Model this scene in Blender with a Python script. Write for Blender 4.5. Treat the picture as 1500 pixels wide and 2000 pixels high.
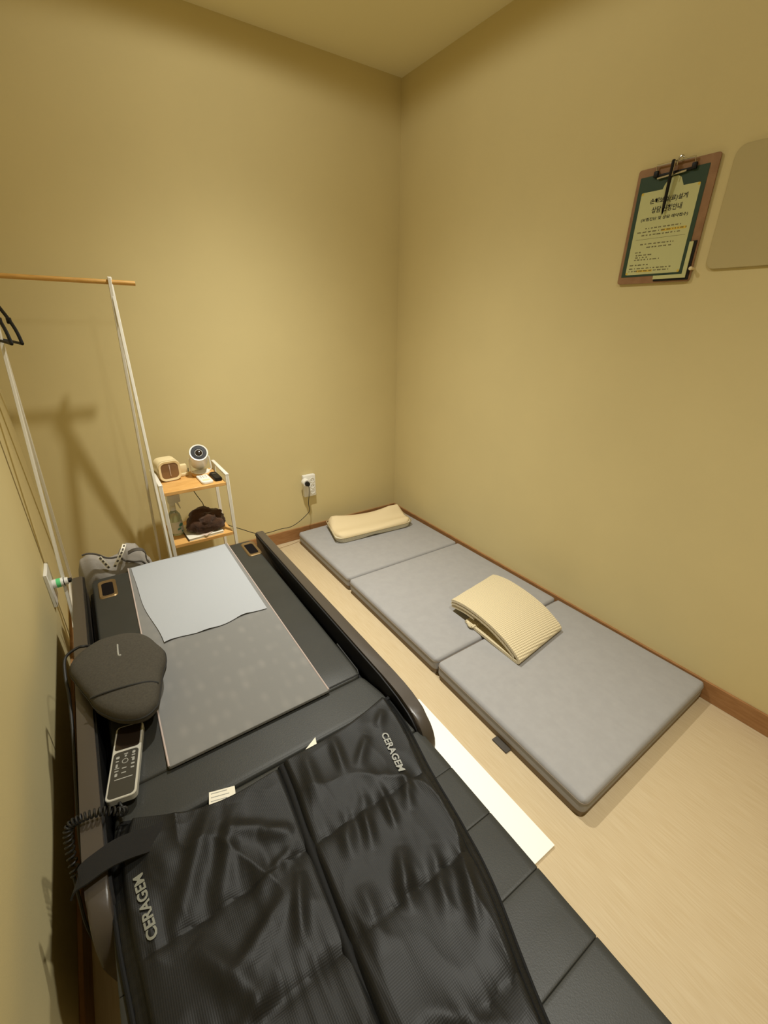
import bpy, bmesh, math, random
from mathutils import Vector, Matrix, noise
R = math.radians
random.seed(7)
for o in list(bpy.data.objects): bpy.data.objects.remove(o)
SC = bpy.context.scene
COL = SC.collection

# ---------------------------------------------------------------- camera
CAMP = Vector((-1.7483, -2.4467, 1.35))
pit, yaw, rol = R(-24.1267), R(-34.1121), R(0.4493)
fw = Vector((-math.sin(yaw)*math.cos(pit), math.cos(yaw)*math.cos(pit), math.sin(pit)))
rt = Vector((math.cos(yaw), math.sin(yaw), 0)); up = rt.cross(fw)
r2 = rt*math.cos(rol) + up*math.sin(rol); u2 = -rt*math.sin(rol) + up*math.cos(rol)
cd = bpy.data.cameras.new('camera'); cam = bpy.data.objects.new('camera', cd); COL.objects.link(cam)
cd.sensor_fit = 'HORIZONTAL'; cd.sensor_width = 36.0; cd.lens = 851.62/1500*36.0; cd.clip_start = 0.02
M4 = Matrix((r2, u2, -fw)).transposed().to_4x4(); M4.translation = CAMP
cam.matrix_world = M4
SC.camera = cam

# ---------------------------------------------------------------- world, exposure, light
W = bpy.data.worlds.new('world'); SC.world = W; W.use_nodes = True
W.node_tree.nodes['Background'].inputs[0].default_value = (0, 0, 0, 1)
W.node_tree.nodes['Background'].inputs[1].default_value = 0.0
SC.view_settings.view_transform = 'Standard'; SC.view_settings.look = 'None'
SC.view_settings.gamma = 1.0; SC.view_settings.use_curve_mapping = False
SC.view_settings.exposure = 0.0
LAMPS = [(-1.04, -0.85, 240.0), (-1.04, -2.30, 156.0)]      # two recessed ceiling downlights (x, y, watts)
LAMP_COLOUR = (1.0, 0.985, 0.90); LAMP_SPILL = 0.038
LAMP_RADIUS, LAMP_CONE, LAMP_BLEND, LAMP_BEAM = 0.035, 178, 0.15, 6.5     # beam: intensity falls with cos(angle)**LAMP_BEAM

# ---------------------------------------------------------------- helpers
def lin(r, g, b):
    f = lambda c: (c/255)/12.92 if c/255 <= .04045 else ((c/255+.055)/1.055)**2.4
    return (f(r), f(g), f(b), 1)

def mat(name, col, rough=.6, metal=0.0, spec=.5, var=0.0, vscale=8, bump=0.0, bscale=200, stretch=(1, 1, 1), col2=None, detail=4, trans=0.0, emit=0.0, coat=0.0, sheen=0.0, alpha=1.0):
    m = bpy.data.materials.new(name); m.use_nodes = True
    nt = m.node_tree; p = nt.nodes['Principled BSDF']; L = nt.links
    p.inputs['Base Color'].default_value = col; p.inputs['Roughness'].default_value = rough
    p.inputs['Metallic'].default_value = metal; p.inputs['Specular IOR Level'].default_value = spec
    p.inputs['Transmission Weight'].default_value = trans; p.inputs['Coat Weight'].default_value = coat
    p.inputs['Sheen Weight'].default_value = sheen; p.inputs['Alpha'].default_value = alpha
    if emit:
        p.inputs['Emission Color'].default_value = col; p.inputs['Emission Strength'].default_value = emit
    g = nt.nodes.new('ShaderNodeNewGeometry'); mp = nt.nodes.new('ShaderNodeMapping')
    mp.inputs['Scale'].default_value = stretch; L.new(g.outputs['Position'], mp.inputs['Vector'])
    if var or col2:
        n = nt.nodes.new('ShaderNodeTexNoise'); n.inputs['Scale'].default_value = vscale; n.inputs['Detail'].default_value = detail
        L.new(mp.outputs[0], n.inputs['Vector'])
        rp = nt.nodes.new('ShaderNodeValToRGB')
        c2 = col2 or tuple(min(1, c*(1-var)) for c in col[:3])+(1,)
        rp.color_ramp.elements[0].position = .35; rp.color_ramp.elements[1].position = .65
        rp.color_ramp.elements[0].color = c2; rp.color_ramp.elements[1].color = col
        L.new(n.outputs['Fac'], rp.inputs[0]); L.new(rp.outputs[0], p.inputs['Base Color'])
    if bump:
        n2 = nt.nodes.new('ShaderNodeTexNoise'); n2.inputs['Scale'].default_value = bscale; n2.inputs['Detail'].default_value = 3
        L.new(mp.outputs[0], n2.inputs['Vector'])
        b = nt.nodes.new('ShaderNodeBump'); b.inputs['Strength'].default_value = bump; b.inputs['Distance'].default_value = .002
        L.new(n2.outputs['Fac'], b.inputs['Height']); L.new(b.outputs[0], p.inputs['Normal'])
    return m

def wave_bump(m, scale, strength, axis='X', dist=.002, second=None):
    """add woven / ribbed relief made of one or two wave textures"""
    nt = m.node_tree; p = nt.nodes['Principled BSDF']; L = nt.links
    g = nt.nodes.new('ShaderNodeNewGeometry')
    def wv(ax, sc):
        w = nt.nodes.new('ShaderNodeTexWave'); w.bands_direction = ax; w.inputs['Scale'].default_value = sc
        L.new(g.outputs['Position'], w.inputs['Vector']); return w
    h = wv(axis, scale).outputs['Fac']
    if second:
        mx = nt.nodes.new('ShaderNodeMath'); mx.operation = 'ADD'
        L.new(h, mx.inputs[0]); L.new(wv(second[0], second[1]).outputs['Fac'], mx.inputs[1]); h = mx.outputs[0]
    b = nt.nodes.new('ShaderNodeBump'); b.inputs['Strength'].default_value = strength; b.inputs['Distance'].default_value = dist
    L.new(h, b.inputs['Height']); L.new(b.outputs[0], p.inputs['Normal'])

def ploc(p):
    v = Vector((0, 0, 0))
    while p: v += p.location; p = p.parent
    return v

def obj(name, bm, m, parent=None, smooth=True, kind=None):
    """link a bmesh that is given in world coordinates as ONE mesh object"""
    bmesh.ops.recalc_face_normals(bm, faces=bm.faces)
    me = bpy.data.meshes.new(name)
    xs = [v.co for v in bm.verts]
    c = ploc(parent) if parent else Vector(((min(v.x for v in xs)+max(v.x for v in xs))/2, (min(v.y for v in xs)+max(v.y for v in xs))/2, min(v.z for v in xs)))
    bmesh.ops.translate(bm, verts=bm.verts, vec=-c)
    bm.to_mesh(me); bm.free()
    if smooth:
        me.polygons.foreach_set('use_smooth', [True]*len(me.polygons))
        try: me.set_sharp_from_angle(angle=R(38))
        except Exception: pass
    me.materials.append(m)
    o = bpy.data.objects.new(name, me); COL.objects.link(o)
    if parent: o.parent = parent
    else: o.location = c
    if kind: o['kind'] = kind
    return o

def thing(name, label, cat, loc, group=None):
    o = bpy.data.objects.new(name, None); COL.objects.link(o); o.empty_display_size = .05
    o.location = loc; o['label'] = label; o['category'] = cat
    if group: o['group'] = group
    return o

def tag(o, label, cat, group=None):
    o['label'] = label; o['category'] = cat
    if group: o['group'] = group
    return o

def add_box(bm, x0, x1, y0, y1, z0, z1, bev=0.0, seg=2, mtx=None):
    r = bmesh.ops.create_cube(bm, size=1.0); vs = r['verts']
    bmesh.ops.scale(bm, verts=vs, vec=(x1-x0, y1-y0, z1-z0))
    bmesh.ops.translate(bm, verts=vs, vec=((x0+x1)/2, (y0+y1)/2, (z0+z1)/2))
    if bev:
        es = list({e for v in vs for e in v.link_edges})
        q = bmesh.ops.bevel(bm, geom=es, offset=bev, segments=seg, profile=.5, affect='EDGES')
        vs = list({v for f in q['faces'] for v in f.verts} | {v for v in vs if v.is_valid})
    if mtx: bmesh.ops.transform(bm, matrix=mtx, verts=vs)
    return bm

def box(*a, **k): return add_box(bmesh.new(), *a, **k)

def add_tube(bm, pts, r, seg=8, cap=True, close=False):
    pts = [Vector(p) for p in pts]; n = len(pts); rings = []
    rad = r if hasattr(r, '__len__') else [r]*n
    prev = None
    for i, p in enumerate(pts):
        a = pts[(i-1) % n] if (i > 0 or close) else p; b = pts[(i+1) % n] if (i < n-1 or close) else p
        t = (b-a).normalized()
        if prev is None:
            prev = t.orthogonal().normalized()
        nn = (prev - t*prev.dot(t))
        nn = nn.normalized() if nn.length > 1e-6 else t.orthogonal().normalized()
        prev = nn; bb = t.cross(nn)
        rings.append([bm.verts.new(p + (nn*math.cos(2*math.pi*k/seg) + bb*math.sin(2*math.pi*k/seg))*rad[i]) for k in range(seg)])
    for i in range(n-1 if not close else n):
        A, B = rings[i], rings[(i+1) % n]
        for k in range(seg): bm.faces.new((A[k], A[(k+1) % seg], B[(k+1) % seg], B[k]))
    if cap and not close:
        bm.faces.new(rings[0]); bm.faces.new(rings[-1])
    return bm

def tube(pts, r, **k): return add_tube(bmesh.new(), pts, r, **k)

def smooth_path(pts, n=8):
    P = [Vector(p) for p in pts]; out = []
    for i in range(len(P)-1):
        p0 = P[max(i-1, 0)]; p1 = P[i]; p2 = P[i+1]; p3 = P[min(i+2, len(P)-1)]
        for k in range(n):
            t = k/n
            out.append(.5*((2*p1) + (p2-p0)*t + (2*p0-5*p1+4*p2-p3)*t*t + (3*p1-p0-3*p2+p3)*t**3))
    return out + [P[-1]]

def add_prism(bm, outline, depth_vec, mtx=None):
    """extrude a closed 3-D outline by a vector"""
    d = Vector(depth_vec)
    A = [bm.verts.new(Vector(p)) for p in outline]; B = [bm.verts.new(Vector(p)+d) for p in outline]
    bm.faces.new(A); bm.faces.new(B[::-1]); n = len(A)
    for i in range(n): bm.faces.new((A[i], B[i], B[(i+1) % n], A[(i+1) % n]))
    if mtx: bmesh.ops.transform(bm, matrix=mtx, verts=A+B)
    return bm

def prism(*a, **k): return add_prism(bmesh.new(), *a, **k)

def add_lathe(bm, prof, seg=24, mtx=None):
    rings = []
    for r, z in prof:
        rings.append([bm.verts.new((r*math.cos(2*math.pi*k/seg), r*math.sin(2*math.pi*k/seg), z)) for k in range(seg)])
    for A, B in zip(rings, rings[1:]):
        for k in range(seg): bm.faces.new((A[k], A[(k+1) % seg], B[(k+1) % seg], B[k]))
    bm.faces.new(rings[0][::-1]); bm.faces.new(rings[-1])
    if mtx: bmesh.ops.transform(bm, matrix=mtx, verts=[v for r in rings for v in r])
    return bm

def lathe(prof, at=(0, 0, 0), axis=(0, 0, 1), seg=24):
    q = Vector((0, 0, 1)).rotation_difference(Vector(axis).normalized()).to_matrix().to_4x4()
    q.translation = Vector(at)
    return add_lathe(bmesh.new(), prof, seg, q)

def rrect(w, h, r, n=6):
    """2-D rounded rectangle centred at 0"""
    out = []
    for cx, cy, a0 in ((w/2-r, h/2-r, 0), (-w/2+r, h/2-r, 90), (-w/2+r, -h/2+r, 180), (w/2-r, -h/2+r, 270)):
        for k in range(n+1):
            a = R(a0+90*k/n); out.append((cx+r*math.cos(a), cy+r*math.sin(a)))
    return out

def slab(corners, zb, ztop, redge, rc=.0, nu=24, nv=24, hf=None, dense=True):
    """soft slab over a quad [far-left, far-right, near-right, near-left]; rounded top edge (redge), plan corner radius rc, extra height hf(u,v,d)"""
    bm = bmesh.new(); c = [Vector((p[0], p[1])) for p in corners]
    wu = ((c[1]-c[0]).length+(c[2]-c[3]).length)/2; wv = ((c[3]-c[0]).length+(c[2]-c[1]).length)/2
    def par(i, n):
        t = i/n
        return (.5-.5*math.cos(math.pi*t))*.6+t*.4 if dense else t
    def extra(n, w):
        base = [par(i, n) for i in range(n+1)]
        add = [redge*f/w for f in (.06, .2, .45, .75)]
        return sorted(set(round(x, 6) for x in base+add+[1-a for a in add]))
    US, VS = extra(nu, wu), extra(nv, wv); grid = []
    for v in VS:
        row = []
        for u in US:
            px, py = (u-.5)*wu, (v-.5)*wv
            dx, dy = wu/2-abs(px), wv/2-abs(py); d = min(dx, dy)
            if rc and dx < rc and dy < rc:
                s, t = 1-dx/rc, 1-dy/rc
                qx = s*math.sqrt(1-t*t/2); qy = t*math.sqrt(1-s*s/2)
                px = math.copysign(wu/2-rc+rc*qx, px); py = math.copysign(wv/2-rc+rc*qy, py)
            uu, vv = px/wu+.5, py/wv+.5
            P = (c[0]*(1-uu)+c[1]*uu)*(1-vv)+(c[3]*(1-uu)+c[2]*uu)*vv
            z = ztop
            if d < redge: z = ztop-redge+math.sqrt(max(0, redge**2-(redge-d)**2))
            if hf: z += hf(uu, vv, d)
            row.append(bm.verts.new((P.x, P.y, z)))
        grid.append(row)
    for a, b in zip(grid, grid[1:]):
        for i in range(len(a)-1): bm.faces.new((a[i], a[i+1], b[i+1], b[i]))
    ring = grid[0][:] + [r[-1] for r in grid[1:]] + grid[-1][-2::-1] + [r[0] for r in grid[-2:0:-1]]
    low = [bm.verts.new((v.co.x, v.co.y, min(zb, v.co.z-.0005))) for v in ring]
    n = len(ring)
    for i in range(n): bm.faces.new((ring[i], low[i], low[(i+1) % n], ring[(i+1) % n]))
    bm.faces.new(low)
    return bm

FONT = None
def text_mesh(s, size, mtx, thick=.0004, bold=0.0, align='CENTER', fit=None):
    cu = bpy.data.curves.new('t', 'FONT'); cu.body = s; cu.size = size; cu.align_x = align; cu.align_y = 'CENTER'
    cu.extrude = thick; cu.offset = bold; cu.resolution_u = 3
    t = bpy.data.objects.new('t', cu); COL.objects.link(t)
    bpy.context.view_layer.update()
    me = bpy.data.meshes.new_from_object(t.evaluated_get(bpy.context.evaluated_depsgraph_get()))
    bm = bmesh.new(); bm.from_mesh(me)
    bpy.data.objects.remove(t); bpy.data.curves.remove(cu); bpy.data.meshes.remove(me)
    if fit and bm.verts:
        xs = [v.co.x for v in bm.verts]; ys = [v.co.y for v in bm.verts]
        sx = fit[0]/(max(xs)-min(xs)); sy = fit[1]/(max(ys)-min(ys)); mx = (max(xs)+min(xs))/2; my = (max(ys)+min(ys))/2
        for v in bm.verts: v.co.x = (v.co.x-mx)*sx; v.co.y = (v.co.y-my)*sy
    bmesh.ops.transform(bm, matrix=mtx, verts=bm.verts)
    return bm

def frame(o, u, v):
    """matrix with origin o, x axis u, y axis v (z = normal)"""
    u = Vector(u).normalized(); n = u.cross(Vector(v)).normalized(); v = n.cross(u)
    m = Matrix((u, v, n)).transposed().to_4x4(); m.translation = Vector(o); return m

def nz(x, y, z=0.0, s=1.0): return noise.noise(Vector((x*s, y*s, z)))

# ---------------------------------------------------------------- materials
M = {}
M['wall'] = mat('wallpaper', lin(217, 201, 150), .85, spec=.2, var=.03, vscale=3, bump=.10, bscale=420)
M['ceil'] = mat('ceiling_paper', lin(236, 226, 184), .9, spec=.2, bump=.08, bscale=300)
M['floor'] = mat('floor_laminate', lin(201, 182, 148), .42, spec=.4, col2=lin(193, 172, 136), vscale=16, stretch=(16, .7, 1), detail=6, bump=.03, bscale=60)
M['base'] = mat('baseboard_wood', lin(166, 122, 78), .5, spec=.4, col2=lin(152, 108, 66), vscale=10, stretch=(2, 2, 14))
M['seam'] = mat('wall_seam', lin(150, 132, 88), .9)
M['rail'] = mat('bed_rail_brown', lin(68, 61, 54), .33, spec=.5, bump=.03, bscale=300)
M['inner'] = mat('bed_black_plastic', lin(18, 17, 17), .5, spec=.3)
M['leather'] = mat('dark_leather', lin(50, 50, 46), .45, spec=.30, var=.14, vscale=9, bump=.10, bscale=420)
M['seamdark'] = mat('leather_stitch', lin(34, 34, 33), .7)
M['gold'] = mat('aged_gold', lin(134, 110, 74), .4, metal=.7)
M['sheet'] = mat('paper_sheet', lin(161, 164, 168), .8, spec=.2, bump=.1, bscale=120)
M['darkhole'] = mat('hole_shade_dark_plastic', lin(20, 16, 15), .95, spec=.08)  # near-black fill painted for shade in slots and pin holes; also pen tip
M['binding'] = mat('pink_grey_binding', lin(176, 160, 152), .8)
M['black'] = mat('black_plastic', lin(20, 19, 19), .5, spec=.3)
M['cord'] = mat('black_cord', lin(24, 23, 22), .55)
M['silver'] = mat('silver_plastic', lin(202, 200, 190), .3, metal=.3)
M['screen'] = mat('dark_screen', lin(38, 30, 24), .12, spec=.6)
M['key'] = mat('keypad_grey', lin(52, 50, 44), .35)
M['print'] = mat('white_print', lin(142, 142, 136), .6)
M['print2'] = mat('grey_print', lin(150, 149, 142), .55)
M['print_shaded'] = mat('shaded_print', lin(118, 118, 106), .6)  # same print as the right sleeve, darkened for the dimmer light on the left
M['dgrey'] = mat('charcoal_fabric', lin(74, 70, 62), .95, spec=.15, var=.16, vscale=220, bump=.3, bscale=700)
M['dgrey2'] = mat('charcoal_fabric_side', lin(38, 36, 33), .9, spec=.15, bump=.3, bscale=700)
M['white'] = mat('white_metal', lin(228, 224, 212), .4)
M['bamboo'] = mat('bamboo_wood', lin(222, 174, 104), .45, col2=lin(206, 154, 84), vscale=14, stretch=(1, 10, 1))
M['rod'] = mat('pine_rod', lin(206, 160, 84), .5, col2=lin(190, 142, 68), vscale=20, stretch=(1, 8, 8))
M['cream'] = mat('cream_plastic', lin(234, 216, 172), .4)
M['amber'] = mat('smoky_brown_window', lin(128, 96, 66), .18, spec=.6, coat=.3)
M['whitep'] = mat('white_plastic', lin(232, 230, 222), .35)
M['clear'] = mat('clear_plastic', lin(214, 226, 206), .15, trans=.75)
M['green'] = mat('green_print', lin(96, 150, 130), .6)
M['brightgreen'] = mat('green_sticker', lin(96, 210, 130), .5)
M['brown'] = mat('brown_plush', lin(78, 54, 38), 1.0, spec=.1, var=.35, vscale=60, bump=.8, bscale=260, sheen=.3)
M['paper'] = mat('paper', lin(226, 220, 202), .75)
M['paperpink'] = mat('pale_print', lin(200, 178, 160), .75)
M['pillow'] = mat('cream_pillow_cloth', lin(224, 206, 168), .9, spec=.15, bump=.12, bscale=500)
M['pillow_mesh'] = mat('white_mesh_cloth', lin(232, 226, 204), .9, spec=.15, var=.25, vscale=320, bump=.5, bscale=420)
M['pipe'] = mat('khaki_piping', lin(172, 156, 118), .8)
M['blanket'] = mat('cream_ribbed_knit', lin(226, 210, 172), .95, spec=.1, sheen=.2)
wave_bump(M['blanket'], 34, .55, 'X', .005, ('Y', 38))
M['matt'] = mat('grey_cover', lin(160, 158, 157), .9, spec=.2, var=.05, vscale=30, stretch=(1, 1, 1), bump=.15, bscale=520)
wave_bump(M['matt'], 9, .10, 'Y', .002, ('X', 12))
M['mattside'] = mat('taupe_cover_side', lin(142, 128, 112), .9, spec=.2, bump=.2, bscale=520)
M['board'] = mat('white_laminate', lin(250, 248, 240), .35)
M['nylon'] = mat('black_nylon', lin(22, 22, 21), .50, spec=.28)
wave_bump(M['nylon'], 100, .10, 'X', .0012, ('Y', 100))
M['nylonhem'] = mat('black_nylon_hem', lin(20, 20, 20), .7, spec=.2, bump=.2, bscale=300)  # hem and bindings, colour darkened for the shadow along the sleeve edge
M['strap'] = mat('black_velcro', lin(21, 20, 19), .95, bump=.4, bscale=800)
M['cork'] = mat('brown_hardboard', lin(152, 114, 78), .6, col2=lin(140, 102, 68), vscale=30)
M['dgreen'] = mat('dark_green_print', lin(36, 62, 42), .6)
M['notice'] = mat('pale_yellow_paper', lin(200, 200, 144), .7)
M['ink'] = mat('dark_ink', lin(34, 30, 22), .7)
M['ink2'] = mat('brown_ink', lin(84, 74, 44), .7)
M['hilite'] = mat('yellow_highlight', lin(214, 184, 70), .7)
M['chrome'] = mat('chrome_wire', lin(210, 206, 196), .2, metal=1.0)
M['cover'] = mat('beige_cover', lin(190, 175, 128), .7, spec=.3)
M['greybag'] = mat('grey_canvas', lin(150, 144, 136), .9, spec=.15, var=.12, vscale=12, bump=.3, bscale=400)
M['trimdark'] = mat('dark_grey_binding', lin(70, 64, 56), .8)
M['lampdisc'] = mat('lamp_diffuser', (1.0, .93, .80, 1), .5, emit=6.0)

def fabric_panel_material():
    m = mat('grey_patterned_fabric', lin(150, 148, 144), .85, spec=.2)
    nt = m.node_tree; L = nt.links; p = nt.nodes['Principled BSDF']
    g = nt.nodes.new('ShaderNodeNewGeometry'); mp = nt.nodes.new('ShaderNodeMapping'); mp.inputs['Scale'].default_value = (30, 17, 1)
    L.new(g.outputs['Position'], mp.inputs[0])
    v = nt.nodes.new('ShaderNodeTexVoronoi'); v.feature = 'SMOOTH_F1'; v.inputs['Scale'].default_value = 1.0; v.inputs['Randomness'].default_value = .35
    L.new(mp.outputs[0], v.inputs['Vector'])
    r = nt.nodes.new('ShaderNodeValToRGB'); e = r.color_ramp.elements
    e[0].position = .10; e[0].color = lin(128, 126, 122); e[1].position = .42; e[1].color = lin(119, 118, 115)
    L.new(v.outputs['Distance'], r.inputs[0]); L.new(r.outputs[0], p.inputs['Base Color'])
    b = nt.nodes.new('ShaderNodeBump'); b.inputs['Strength'].default_value = .15; b.inputs['Distance'].default_value = .004
    L.new(v.outputs['Distance'], b.inputs['Height']); L.new(b.outputs[0], p.inputs['Normal'])
    return m
M['panel'] = fabric_panel_material()

# ---------------------------------------------------------------- the room
XL, YF, H, T = -2.03, -3.2, 2.489, .10
obj('floor', box(XL-T, T, YF-T, T, -.1, 0), M['floor'], smooth=False, kind='structure')
obj('ceiling', box(XL-T, T, YF-T, T, H, H+T), M['ceil'], smooth=False, kind='structure')
obj('wall_back', box(XL-T, T, 0, T, 0, H), M['wall'], smooth=False, kind='structure')
obj('wall_right', box(0, T, YF, 0, 0, H), M['wall'], smooth=False, kind='structure')
obj('wall_left', box(XL-T, XL, YF, 0, 0, H), M['wall'], smooth=False, kind='structure')
obj('wall_front', box(XL-T, T, YF-T, YF, 0, H), M['wall'], smooth=False, kind='structure')
HB, TB = .081, .010
obj('baseboard_back', box(XL, 0, -TB, 0, 0, HB, bev=.002), M['base'], smooth=False, kind='structure')
obj('baseboard_right', box(-TB, 0, YF, -TB, 0, HB, bev=.002), M['base'], smooth=False, kind='structure')
obj('baseboard_left', box(XL, XL+TB, YF, -TB, 0, HB, bev=.002), M['base'], smooth=False, kind='structure')
obj('seam_shade_1', box(XL, XL+.0025, -.452, -.447, HB, H), M['seam'], smooth=False, kind='structure')  # thin strip painted dark for the shadow gap along the wall seam

# ceiling downlights (above the frame): real fixtures that carry the lamps
for i, (lx, ly, w) in enumerate(LAMPS):
    t = thing('ceiling_downlight', ['round recessed ceiling downlight above the head of the bed', 'round recessed ceiling downlight above the foot of the bed'][i], 'ceiling light', (lx, ly, H-.02))
    prof = [(.048, H-.004), (.062, H-.008), (.066, H-.003), (.066, H), (.048, H)]
    obj('trim_ring', lathe(prof, (lx, ly, 0)), M['white'], t)
    obj('diffuser', lathe([(.046, H-.002), (.046, H)], (lx, ly, 0)), M['lampdisc'], t)
    ld = bpy.data.lights.new('downlight_lamp', 'SPOT'); ld.energy = w; ld.color = LAMP_COLOUR
    ld.spot_size = R(LAMP_CONE); ld.spot_blend = LAMP_BLEND; ld.shadow_soft_size = LAMP_RADIUS
    ld.use_nodes = True; ln_ = ld.node_tree; em = ln_.nodes['Emission']       # beam profile of the reflector
    tc = ln_.nodes.new('ShaderNodeTexCoord'); sx = ln_.nodes.new('ShaderNodeSeparateXYZ'); ln_.links.new(tc.outputs['Normal'], sx.inputs[0])
    ab = ln_.nodes.new('ShaderNodeMath'); ab.operation = 'ABSOLUTE'; ln_.links.new(sx.outputs['Z'], ab.inputs[0])
    pw = ln_.nodes.new('ShaderNodeMath'); pw.operation = 'POWER'; pw.inputs[1].default_value = LAMP_BEAM; ln_.links.new(ab.outputs[0], pw.inputs[0])
    sp_ = ln_.nodes.new('ShaderNodeMath'); sp_.operation = 'ADD'; sp_.inputs[1].default_value = LAMP_SPILL; ln_.links.new(pw.outputs[0], sp_.inputs[0])
    ln_.links.new(sp_.outputs[0], em.inputs['Strength'])
    lo = bpy.data.objects.new('downlight_lamp', ld); COL.objects.link(lo); lo.parent = t; lo.location = (0, 0, -.022)

# ---------------------------------------------------------------- massage bed
BX = -1.5765
bed = thing('massage_bed', 'black leather massage bed with dark brown side rails along the left wall', 'massage bed', (BX, -1.3, 0))
obj('base', box(-1.894, -1.259, -1.84, -.72, .012, .405, bev=.01), M['inner'], bed)
prof = [(-.70, .02), (-.70, .466), (-.704, .476), (-.714, .48), (-1.60, .48), (-1.72, .4805), (-1.768, .479), (-1.80, .4755), (-1.823, .470), (-1.846, .4635), (-1.865, .4545), (-1.881, .443), (-1.893, .428), (-1.901, .41), (-1.904, .39), (-1.902, .365), (-1.895, .33), (-1.875, .25), (-1.85, .12), (-1.84, .02)]
for x0, x1 in ((-1.254, -1.220), (-1.933, -1.899)):
    bm = prism([(x0, y, z) for y, z in prof], (x1-x0, 0, 0))
    es = [e for e in bm.edges if len(e.link_faces) == 2 and abs(e.verts[0].co.x-e.verts[1].co.x) < 1e-6]
    bmesh.ops.bevel(bm, geom=es, offset=.006, segments=2, profile=.5, affect='EDGES')
    obj('side_rail', bm, M['rail'], bed)
for x0 in (-1.2584, -1.8991):
    obj('rail_liner', prism([(x0, min(-.712, y+.010) if y > -1 else y+.012, min(z, .4735) if y > -1.75 else z-.010) for y, z in prof[1:] if z > .3], (.0045, 0, 0)), M['inner'], bed)
# upper mat with two leather strips and a grey centre runner
ZM = .44
upper = obj('upper_mat', slab([(-1.879, -.69), (-1.274, -.69), (-1.279, -1.648), (-1.877, -1.648)], .395, ZM, .008, .02, 30, 40, hf=lambda u, v, d: -.006*max(0, (v-.93)/.07)**2 + .0012*nz(u*6, v*9)), M['leather'], bed)
obj('piping', tube([(-1.374, -1.640, ZM-.004), (-1.30, -1.640, ZM-.004), (-1.283, -1.638, ZM-.004), (-1.279, -1.625, ZM-.003), (-1.276, -1.50, ZM-.002)], .0022, seg=6), M['seamdark'], upper)
obj('center_runner', slab([(-1.757, -.672), (-1.372, -.672), (-1.380, -1.652), (-1.776, -1.652)], ZM-.004, ZM+.0035, .002, .004, 20, 40), M['panel'], bed)
for xa, xb in ((-1.374, -1.382), (-1.7555, -1.7745)):
    add = [(xa, -.675, ZM+.0035), (xb, -1.65, ZM+.0035)]
    obj('runner_binding', tube(add, .0022, seg=6), M['binding'], bed)
for xc, yc in ((-1.3005, -.775), (-1.8325, -.785)):
    mt = frame((xc, yc, ZM), (1, 0.0, 0), (0, 1, 0))
    bm = bmesh.new(); o1 = rrect(.058, .128, .014); o2 = rrect(.036, .092, .010)
    A = [bm.verts.new((x, y, .001)) for x, y in o1]; B = [bm.verts.new((x, y, .004)) for x, y in [(p[0]*.9, p[1]*.95) for p in o1]]; C = [bm.verts.new((x, y, .0015)) for x, y in o2]
    n = len(A)
    for P, Q in ((A, B), (B, C)):
        for i in range(n): bm.faces.new((P[i], P[(i+1) % n], Q[(i+1) % n], Q[i]))
    A2 = [bm.verts.new((x, y, -.002)) for x, y in o1]
    for i in range(n): bm.faces.new((A2[i], A2[(i+1) % n], A[(i+1) % n], A[i]))
    bm.faces.new(A2); bmesh.ops.transform(bm, matrix=mt, verts=bm.verts)
    s = obj('vent_slot', bm, M['gold'], bed)
    obj('slot_shade', prism([(x, y, .0006) for x, y in rrect(.037, .093, .010)], (0, 0, .001), mtx=mt), M['darkhole'], s)  # dark plate painted as the shade inside the slot; the leather is uncut
# middle and leg cushions
obj('hip_cushion', slab([(-1.879, -1.64), (-1.274, -1.64), (-1.250, -1.765), (-1.896, -1.765)], .34, .430, .012, .02, 24, 14), M['leather'], bed)
obj('hip_cushion_band', slab([(-1.896, -1.766), (-1.250, -1.766), (-1.250, -1.868), (-1.903, -1.868)], .34, .428, .008, .01, 20, 10), M['leather'], bed)
y = -1.870
while y > -2.92:
    y2 = y-.1175
    obj('leg_cushion', slab([(-1.904, y), (-1.248, y), (-1.248, y2), (-1.904, y2)], .34, .428, .0022, .003, 20, 10, hf=lambda u, v, d: .0008*nz(u*7, v*3+y*9)), M['leather'], bed)
    y = y2
obj('leg_frame', box(-1.87, -1.28, -2.90, -1.82, .30, .345, bev=.01), M['inner'], bed)
obj('leg_support', box(-1.76, -1.39, -2.72, -2.60, .004, .302, bev=.01), M['inner'], bed)

# white paper sheet on the head of the bed
def sheet():
    bm = bmesh.new(); nu, nv = 44, 50; top = []; low = []
    for j in range(nv+1):
        ra, rb = [], []
        for i in range(nu+1):
            u, v = i/nu, j/nv
            x = -1.745+.359*u + .006*math.sin(v*9)*(1-u)*v - .008*v*u + .030*v*v*(1-u)
            yy = -.686-.535*v + (.007*math.sin(u*9+.6)+.002*math.sin(u*19))*max(0, v-.85)/.15 + .006*math.sin(u*7)*max(0, .1-v)/.1
            z = ZM+.0052+.0012*(1+nz(u*3, v*4, 2.0)) + .0022*max(0, math.sin(u*17+1.2))*max(0, (v-.86)/.14)**2
            ra.append(bm.verts.new((x, yy, z+.0008))); rb.append(bm.verts.new((x, yy, z)))
        top.append(ra); low.append(rb)
    for g, fl in ((top, 0), (low, 1)):
        for a, b in zip(g, g[1:]):
            for i in range(nu):
                f = (a[i], a[i+1], b[i+1], b[i]); bm.faces.new(f if not fl else f[::-1])
    ring = lambda g: g[0][:]+[r[-1] for r in g[1:]]+g[-1][-2::-1]+[r[0] for r in g[-2:0:-1]]
    A, B = ring(top), ring(low); n = len(A)
    for i in range(n): bm.faces.new((A[i], B[i], B[(i+1) % n], A[(i+1) % n]))
    return bm
tag(obj('paper_sheet', sheet(), M['sheet']), 'thin white sheet spread over the head end of the bed', 'sheet')

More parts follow.
